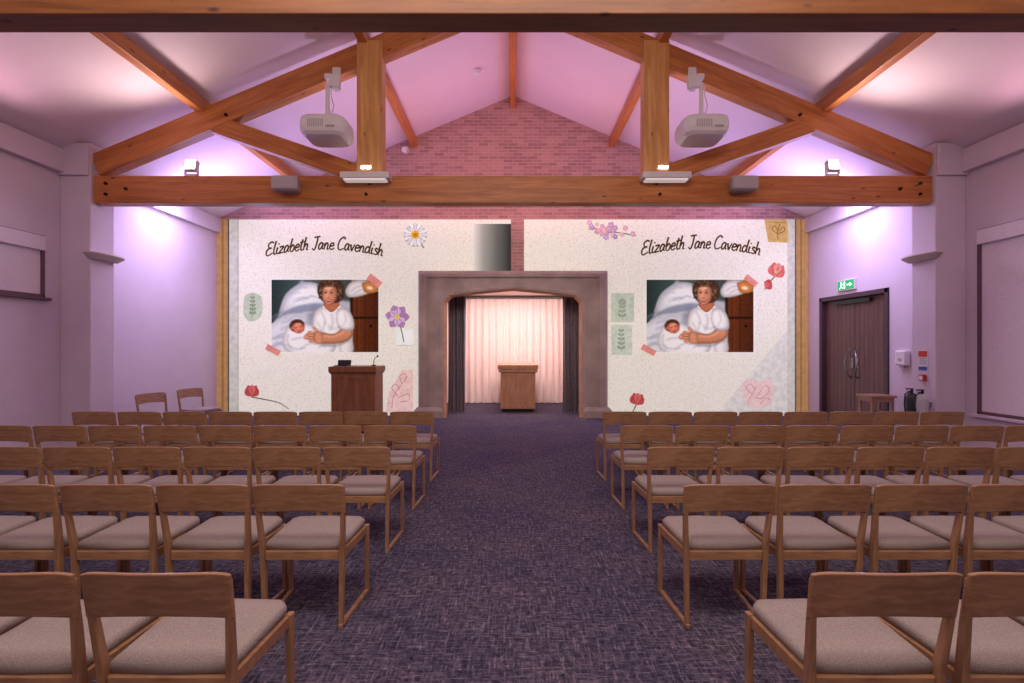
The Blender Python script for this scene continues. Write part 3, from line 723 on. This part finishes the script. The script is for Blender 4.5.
art('kraft_card',R1,[([(764,219.5),(784,219.5),(788,221),(789,243),(768,242)],(206,168,106)),*[(ribbon(q,.8),(140,100,58)) for q in (cat([(778,240),(777,232),(780,224)]),cat([(778,234),(772,230),(774,226),(778,231)]),cat([(778,234),(784,231),(783,227),(779,231)]))],(ribbon([(767,222),(786,223)],.6),(160,124,80))],base=3,label='kraft card with flower drawing')
art('pressed_blossom',R1,tulip(774,277,-70,1.35,(216,112,106),(232,142,132),[(774,277),(768,284),(764,290)])+tulip(772,284,170,.8,(200,82,86),(220,112,106))+[(ell(775,272,1.5,1.5),(240,190,120))],base=3,label='coral red blossom')
gp=(196,204,182); gl=(154,166,144)
art('leaf_card',R1,[(rect(611,293,634,322),gp),*leafspray(622,320,-90,18,gl,4,3.2,6),(ell(622,302,4,3.4),gl),(rect(611,325,632,355),(204,211,192)),*leafspray(621,352,-90,22,gl,5,3.2,6)],base=3,label='two green botanical print cards')
art('pressed_tulip',R1,tulip(636,405,-80,1.15,(190,76,80),(214,108,102),[(636,405),(633,411),(630,415)]),base=3,label='red tulip')
art('pink_scrap',R1,[(cat([(741,384),(748,379),(758,381),(770,380),(774,390),(772,402),(760,408),(748,405),(742,396),(741,384)]),(238,204,200)),*[(ribbon(q,.8),(208,146,150)) for q in (cat([(747,402),(752,394),(756,386)]),cat([(752,394),(746,388),(750,384),(755,390)]),cat([(756,398),(764,386),(769,390),(762,398),(756,398)]),cat([(760,404),(766,398),(770,400)]))]],base=3,label='pink botanical drawing scrap')

# ---------------------------------------------------------------- lectern
LD=9.2; lx=(357.5-CX)*LD/F
e=thing('lectern',(lx,LD,0),'reddish brown wooden lectern with wide flared top','lectern')
b=MB(); b.box(-.39,.39,-.25,.3,.06,1.1); b.obj('body',M_LECT,e,bevel=.006)
b=MB(); b.box(-.36,.36,-.22,.27,0,.06); b.obj('plinth',M_DARK,e)
b=MB(); b.loft([[(-.4,-.26,1.08),(.4,-.26,1.08),(.4,.3,1.08),(-.4,.3,1.08)],[(-.43,-.3,1.13),(.43,-.3,1.13),(.43,.32,1.13),(-.43,.32,1.13)],[(-.43,-.3,1.22),(.43,-.3,1.22),(.43,.32,1.22),(-.43,.32,1.22)]]); b.obj('top',M_LECT,e,bevel=.006)
b=MB()
for (x0,x1,z0,z1) in ((-.39,-.31,.06,1.08),(.31,.39,.06,1.08),(-.31,.31,1.0,1.08),(-.31,.31,.06,.14)): b.box(x0,x1,-.265,-.25,z0,z1)
b.obj('panel_frame',M_LECT,e,bevel=.003)
e=thing('laptop',(lx-.26,LD-.05,1.222),'small black laptop open on lectern','laptop')
b=MB(); b.box(-.12,.12,-.1,.1,0,.015); b.obj('keyboard_base',M_DARK,e)
b=MB(); b.box(-.12,.12,-.008,.008,0,.1,M=Matrix.Translation((0,.1,.01))@Matrix.Rotation(math.radians(-15),4,'X')); b.obj('display',M_DARK,e)
e=thing('microphone',(lx+.3,LD,1.222),'thin black gooseneck microphone standing on lectern','microphone')
b=MB(); b.cyl((0,0,0),(0,0,.02),.04); b.obj('base',M_DARK,e)
b=MB(); b.tube([(0,0,.02),(0,0,.08),(.02,0,.14),(.06,0,.17)],.007); b.obj('gooseneck',M_DARK,e)
b=MB(); b.ball((.07,0,.18),.018); b.obj('mic_head',M_DARK,e)

# ---------------------------------------------------------------- right wall fittings
def wallthing(name,y,z,label,cat,x=W): return thing(name,(x,y,z),label,cat)
e=wallthing('exit_sign',10.07,2.82,'green and white emergency exit sign above doors','exit sign')
b=MB(); b.box(-.05,0,-.26,.26,-.11,.11); b.obj('housing',M_WHITE,e,bevel=.008)
b=MB(); b.box(-.055,-.05,-.24,.24,-.09,.09); b.obj('green_panel',emis('exit_green',(30,150,80),1.0),e)
b=MB()
def yz(b,poly,x=-.057): b.add([(x,p[0],p[1]) for p in poly],[tuple(range(len(poly)))])
yz(b,[(-.04,-.012),(-.04,.012),(-.12,.012),(-.12,.04),(-.2,0),(-.12,-.04),(-.12,-.012)])
yz(b,[(.05,-.07),(.05,.07),(.01,.07),(.01,-.07)]); yz(b,[(.13+.018*math.cos(t*.6),.055+.018*math.sin(t*.6)) for t in range(10)])
yz(b,[(.15,.03),(.11,.03),(.1,-.01),(.14,-.01)]); yz(b,[(.14,-.01),(.12,-.01),(.07,-.06),(.09,-.07)]); yz(b,[(.12,-.01),(.14,-.01),(.17,-.05),(.2,-.06),(.19,-.07),(.16,-.065)]); yz(b,[(.12,.03),(.11,.015),(.07,.02),(.07,.03)])
b.obj('pictogram',emis('exit_white',(240,255,245),1.2),e)
e=wallthing('wall_dispenser',8.6,1.38,'white plastic dispenser box on wall','dispenser')
b=MB(); b.box(-.1,0,-.12,.12,-.13,.13); b.obj('case',M_WHITE,e,bevel=.03,seg=4)
b=MB(); b.box(-.104,-.1,-.04,.04,-.05,.0); b.obj('window_slot',M_GREYP,e)
b=MB(); b.box(-.07,-.02,-.05,.05,-.17,-.12); b.obj('nozzle',M_GREYP,e,bevel=.01)
e=wallthing('fire_notice',7.68,1.36,'small red and white fire notice on wall pier','sign',PI)
b=MB(); b.box(-.006,0,-.09,.09,-.16,.16); b.obj('board',M_WHITE,e)
b=MB(); b.box(-.009,-.006,-.08,.08,.06,.15); b.obj('red_panel',plain('sign_red',(196,30,34),.5,.03),e)
b=MB(); b.box(-.009,-.006,-.08,.08,-.15,-.09); b.obj('blue_panel',plain('sign_blue',(40,70,160),.5,.03),e)
b=MB()
for i in range(4): b.box(-.009,-.006,-.07,.07,.035-i*.03,.043-i*.03)
b.obj('printed_lines',M_DARK,e)
e=wallthing('fire_call_point',7.66,1.1,'small red fire alarm call point on wall pier','fire alarm',PI)
b=MB(); b.box(-.05,0,-.05,.05,-.05,.05); b.obj('case',plain('sign_red',(196,30,34)),e,bevel=.008)
b=MB(); b.box(-.054,-.05,-.03,.03,-.03,.03); b.obj('press_panel',M_WHITE,e)
def ext(y,c,nm):
    e=thing('fire_extinguisher',(PI-.11,y,.38),nm,'fire extinguisher','wall extinguishers')
    b=MB(); L=[]
    for z,r in ((0,.06),(.02,.078),(.4,.078),(.45,.06),(.48,.025)): L.append([(r*math.cos(k*math.pi/10),r*math.sin(k*math.pi/10),z) for k in range(20)])
    b.loft(L); b.obj('cylinder',plain('ext_'+nm[:3],c,.3,.02),e)
    b=MB(); b.cyl((0,0,.48),(0,0,.54),.018); b.box(-.09,.02,-.012,.012,.53,.55); b.box(-.08,.02,-.01,.01,.5,.512); b.obj('valve',M_DARK,e)
    b=MB(); b.tube([(-.02,0,.5),(-.08,.03,.46),(-.1,.02,.3),(-.09,0,.12)],.011); b.obj('hose',M_DARK,e,smooth=True)
    b=MB(); b.box(.06,.11,-.04,.04,.3,.36); b.obj('bracket',M_METAL,e)
ext(7.76,(60,56,62),'black fire extinguisher hung on wall pier'); ext(7.56,(190,186,190),'steel fire extinguisher hung on wall pier')
e=thing('side_table',(6.33,8.72,0),'small light wooden side table against wall','table')
b=MB(); b.box(-.22,.22,-.2,.2,.7,.74); b.obj('table_top',M_CHAIR,e,bevel=.006)
b=MB(); b.box(-.19,.19,-.17,.17,.63,.7); b.obj('apron',M_CHAIR,e)
for sx in (-1,1):
    for sy in (-1,1):
        b=MB(); b.box(sx*.17-.02,sx*.17+.02,sy*.15-.02,sy*.15+.02,0,.64); b.obj('leg',M_CHAIRV,e)

# ---------------------------------------------------------------- chairs
def mk(name,mb,mats,**k): return mb.obj(name,mats,None,**k)
def chair_parts():
    P=[]
    b=MB(); n=20; L=[]
    for i in range(n+1):
        u=-1+2*i/n; c=1-u*u; e4=abs(u)**8
        x=u*.252; zt=.822+.004*c-.012*e4; zb=.650+.022*c
        def yy(z): return -.268-.028*c+(.82-z)*.17
        t=.016
        L.append([(x,yy(zt)-t/2,zt),(x,yy(zb)-t/2,zb),(x,yy(zb)+t/2,zb),(x,yy(zt)+t/2,zt)])
    b.loft(L); P.append(mk('backrest',b,M_CHAIR,bevel=.006,seg=3))
    b=MB()
    def tr(z,k):
        fw,bw=.243*k,.212*k
        y0=-.2*k; y1=.225*(1-(1-k)*.8)
        return [(x,y,z) for (x,y) in ((-bw,y0),(0,y0-.008),(bw,y0),(fw*.96,y1-.04),(fw*.84,y1),(0,y1+.01),(-fw*.84,y1),(-fw*.96,y1-.04))]
    b.loft([tr(.43,.97),tr(.445,1.0),tr(.468,1.0),tr(.482,.94),tr(.487,.7)])
    P.append(mk('seat',b,M_SEAT,smooth=True))
    b=MB()
    b.box(-.205,.205,-.215,-.19,.38,.43); b.box(-.232,.232,.18,.205,.38,.43)
    for s in (-1,1): b.loft([[(s*.203,-.21,.38),(s*.224,-.21,.38),(s*.224,-.21,.43),(s*.203,-.21,.43)],[(s*.228,.2,.38),(s*.248,.2,.38),(s*.248,.2,.43),(s*.228,.2,.43)]])
    P.append(mk('seat_frame',b,M_CHAIR,bevel=.003))
    def sec(x,y,z,w,d): return [(x-w/2,y-d/2,z),(x+w/2,y-d/2,z),(x+w/2,y+d/2,z),(x-w/2,y+d/2,z)]
    for s in (-1,1):
        b=MB(); b.loft([sec(s*.212,-.2,.02,.024,.03),sec(s*.218,-.205,.3,.026,.036),sec(s*.222,-.208,.45,.026,.038),sec(s*.232,-.232,.62,.024,.03),sec(s*.240,-.258,.79,.02,.02)])
        P.append(mk('back_leg',b,M_CHAIRV,bevel=.004))
        b=MB(); b.loft([sec(s*.243,.2,.02,.024,.03),sec(s*.243,.195,.435,.026,.036)])
        P.append(mk('front_leg',b,M_CHAIRV,bevel=.004))
        b=MB()
        def rs(x,y): return [(x-.012,y,0),(x+.012,y,0),(x+.012,y,.024),(x-.012,y,.024)]
        b.loft([rs(s*.212,-.222),rs(s*.243,.22)])
        P.append(mk('runner',b,M_CHAIR,bevel=.004))
    return P
proto=chair_parts()
count=[0]
def place_chair(x,y,label,group,rot=0,jit=True):
    e=bpy.data.objects.new('chair',None); COL.objects.link(e)
    e.location=(x,y,0); e.rotation_euler=(0,0,rot+(random.uniform(-.007,.007) if jit else 0)); tag(e,label,'chair',group)
    for p in proto:
        if count[0]==0: o=p
        else:
            o=p.copy(); COL.objects.link(o)
        o.parent=e
    count[0]+=1
LAB='light oak chair with curved backrest and mauve-beige seat'
LABA='light oak chair with mauve-beige seat at aisle end of row'
for r in range(5):
    d=(1.665 if r==0 else 1.71+1.02*r)+.275
    nL=(3,5,7,8,8)[r]
    xl=-.925-.252 if r else -.945-.25
    xr=(1.0,.935,1.01,1.03,1.045)[r]+.252
    for i in range(nL):
        sp=.527
        place_chair(xl-i*sp,d,LABA if i==0 else LAB,'rows of oak chairs')
        place_chair(xr+i*sp,d,LABA if i==0 else LAB,'rows of oak chairs')
place_chair(-5.6,8.0,'light oak chair standing alone beside wall','chairs by the wall',-math.pi/2-.3,False)
place_chair(-5.55,8.9,'light oak chair standing alone beside wall','chairs by the wall',-math.pi/2-.3,False)

# ---------------------------------------------------------------- lights
def light(kind,name,loc,target,energy,color,size=1,size2=None,spot=None,blend=.8,spread=None):
    l=bpy.data.lights.new(name,kind); l.energy=energy; l.color=color
    if kind=='AREA':
        l.shape='RECTANGLE'; l.size=size; l.size_y=size2 or size
        if spread: l.spread=math.radians(spread)
    else: l.shadow_soft_size=size
    if kind=='SPOT': l.spot_size=math.radians(spot); l.spot_blend=blend
    o=bpy.data.objects.new(name,l); COL.objects.link(o); o.location=loc
    o.rotation_euler=(Vector(target)-Vector(loc)).to_track_quat('-Z','Y').to_euler()
    return o
PUR=(.55,.42,1.0); PINK=(1,.42,.55)
light('AREA','fill_light',(0,.6,5.6),(0,3.6,0),240,(1,.84,.76),5,2)  # added warm fill over the chairs, no fixture modelled
light('AREA','fill_light_rear',(0,-2.5,4.6),(0,4,1.6),52,(1,.78,.68),5,1.5)  # added unseen fill from behind the camera
for s in (-1,1):
    light('SPOT','flood_front',(s*4.84,7.25,4.3),(s*4.4,4.2,6.4),80,(1,.76,.74),.1,spot=150,blend=1)
    light('SPOT','flood_post',(s*2.2,7.85,4.4),(s*2.6,9.0,7),55,(.76,.6,1),.08,spot=150,blend=1)
    light('AREA','purple_up',(s*5.7,9.6,4.0),(s*4.6,9.6,6),70,PUR,.3,2.4)
    light('AREA','purple_wash',(s*5.9,9.4,4.3),(s*6.75,9.6,1.8),95,(.66,.56,1.0),.3,2.6)
    light('AREA','purple_near',(s*5.6,4.6,4.2),(s*6.7,4.8,2.0),20,(.85,.62,.9),.3,2.6)
    light('AREA','pink_near_up',(s*6.2,3.6,4.3),(s*3.4,3.6,6.4),20,(1,.52,.68),5.5,.15)
light('AREA','pink_up',(0,9.6,4.5),(0,10.4,7),40,PINK,4.5,.5)
light('AREA','pink_gable_low',(0,10.9,4.6),(0,11.4,4.3),12,PINK,11,.1)
light('AREA','portal_fill',(0,7.9,4.05),(0,11.0,1.8),20,(1,.86,.78),3,.2,spread=110)  # extra light added to brighten the portal front
light('AREA','alcove_light',(0,12.4,2.85),(0,13.2,0),78,(1,.82,.78),2.6,.8)
w=bpy.data.worlds.new('dim_world'); w.use_nodes=True; w.node_tree.nodes['Background'].inputs[0].default_value=(.3,.22,.4,1); w.node_tree.nodes['Background'].inputs[1].default_value=.25; S.world=w
try:
    S.view_settings.view_transform='Standard'; S.view_settings.look='None'
except Exception as ex: print(ex)

# ---------------------------------------------------------------- camera
cam=bpy.data.cameras.new('camera'); co=bpy.data.objects.new('camera',cam); COL.objects.link(co)
co.location=(0,0,EYE); co.rotation_euler=(math.pi/2,0,0)
cam.sensor_width=36; cam.lens=36*F/1024; cam.shift_x=-1/1024; cam.shift_y=5.5/1024; cam.clip_start=.05
S.camera=co
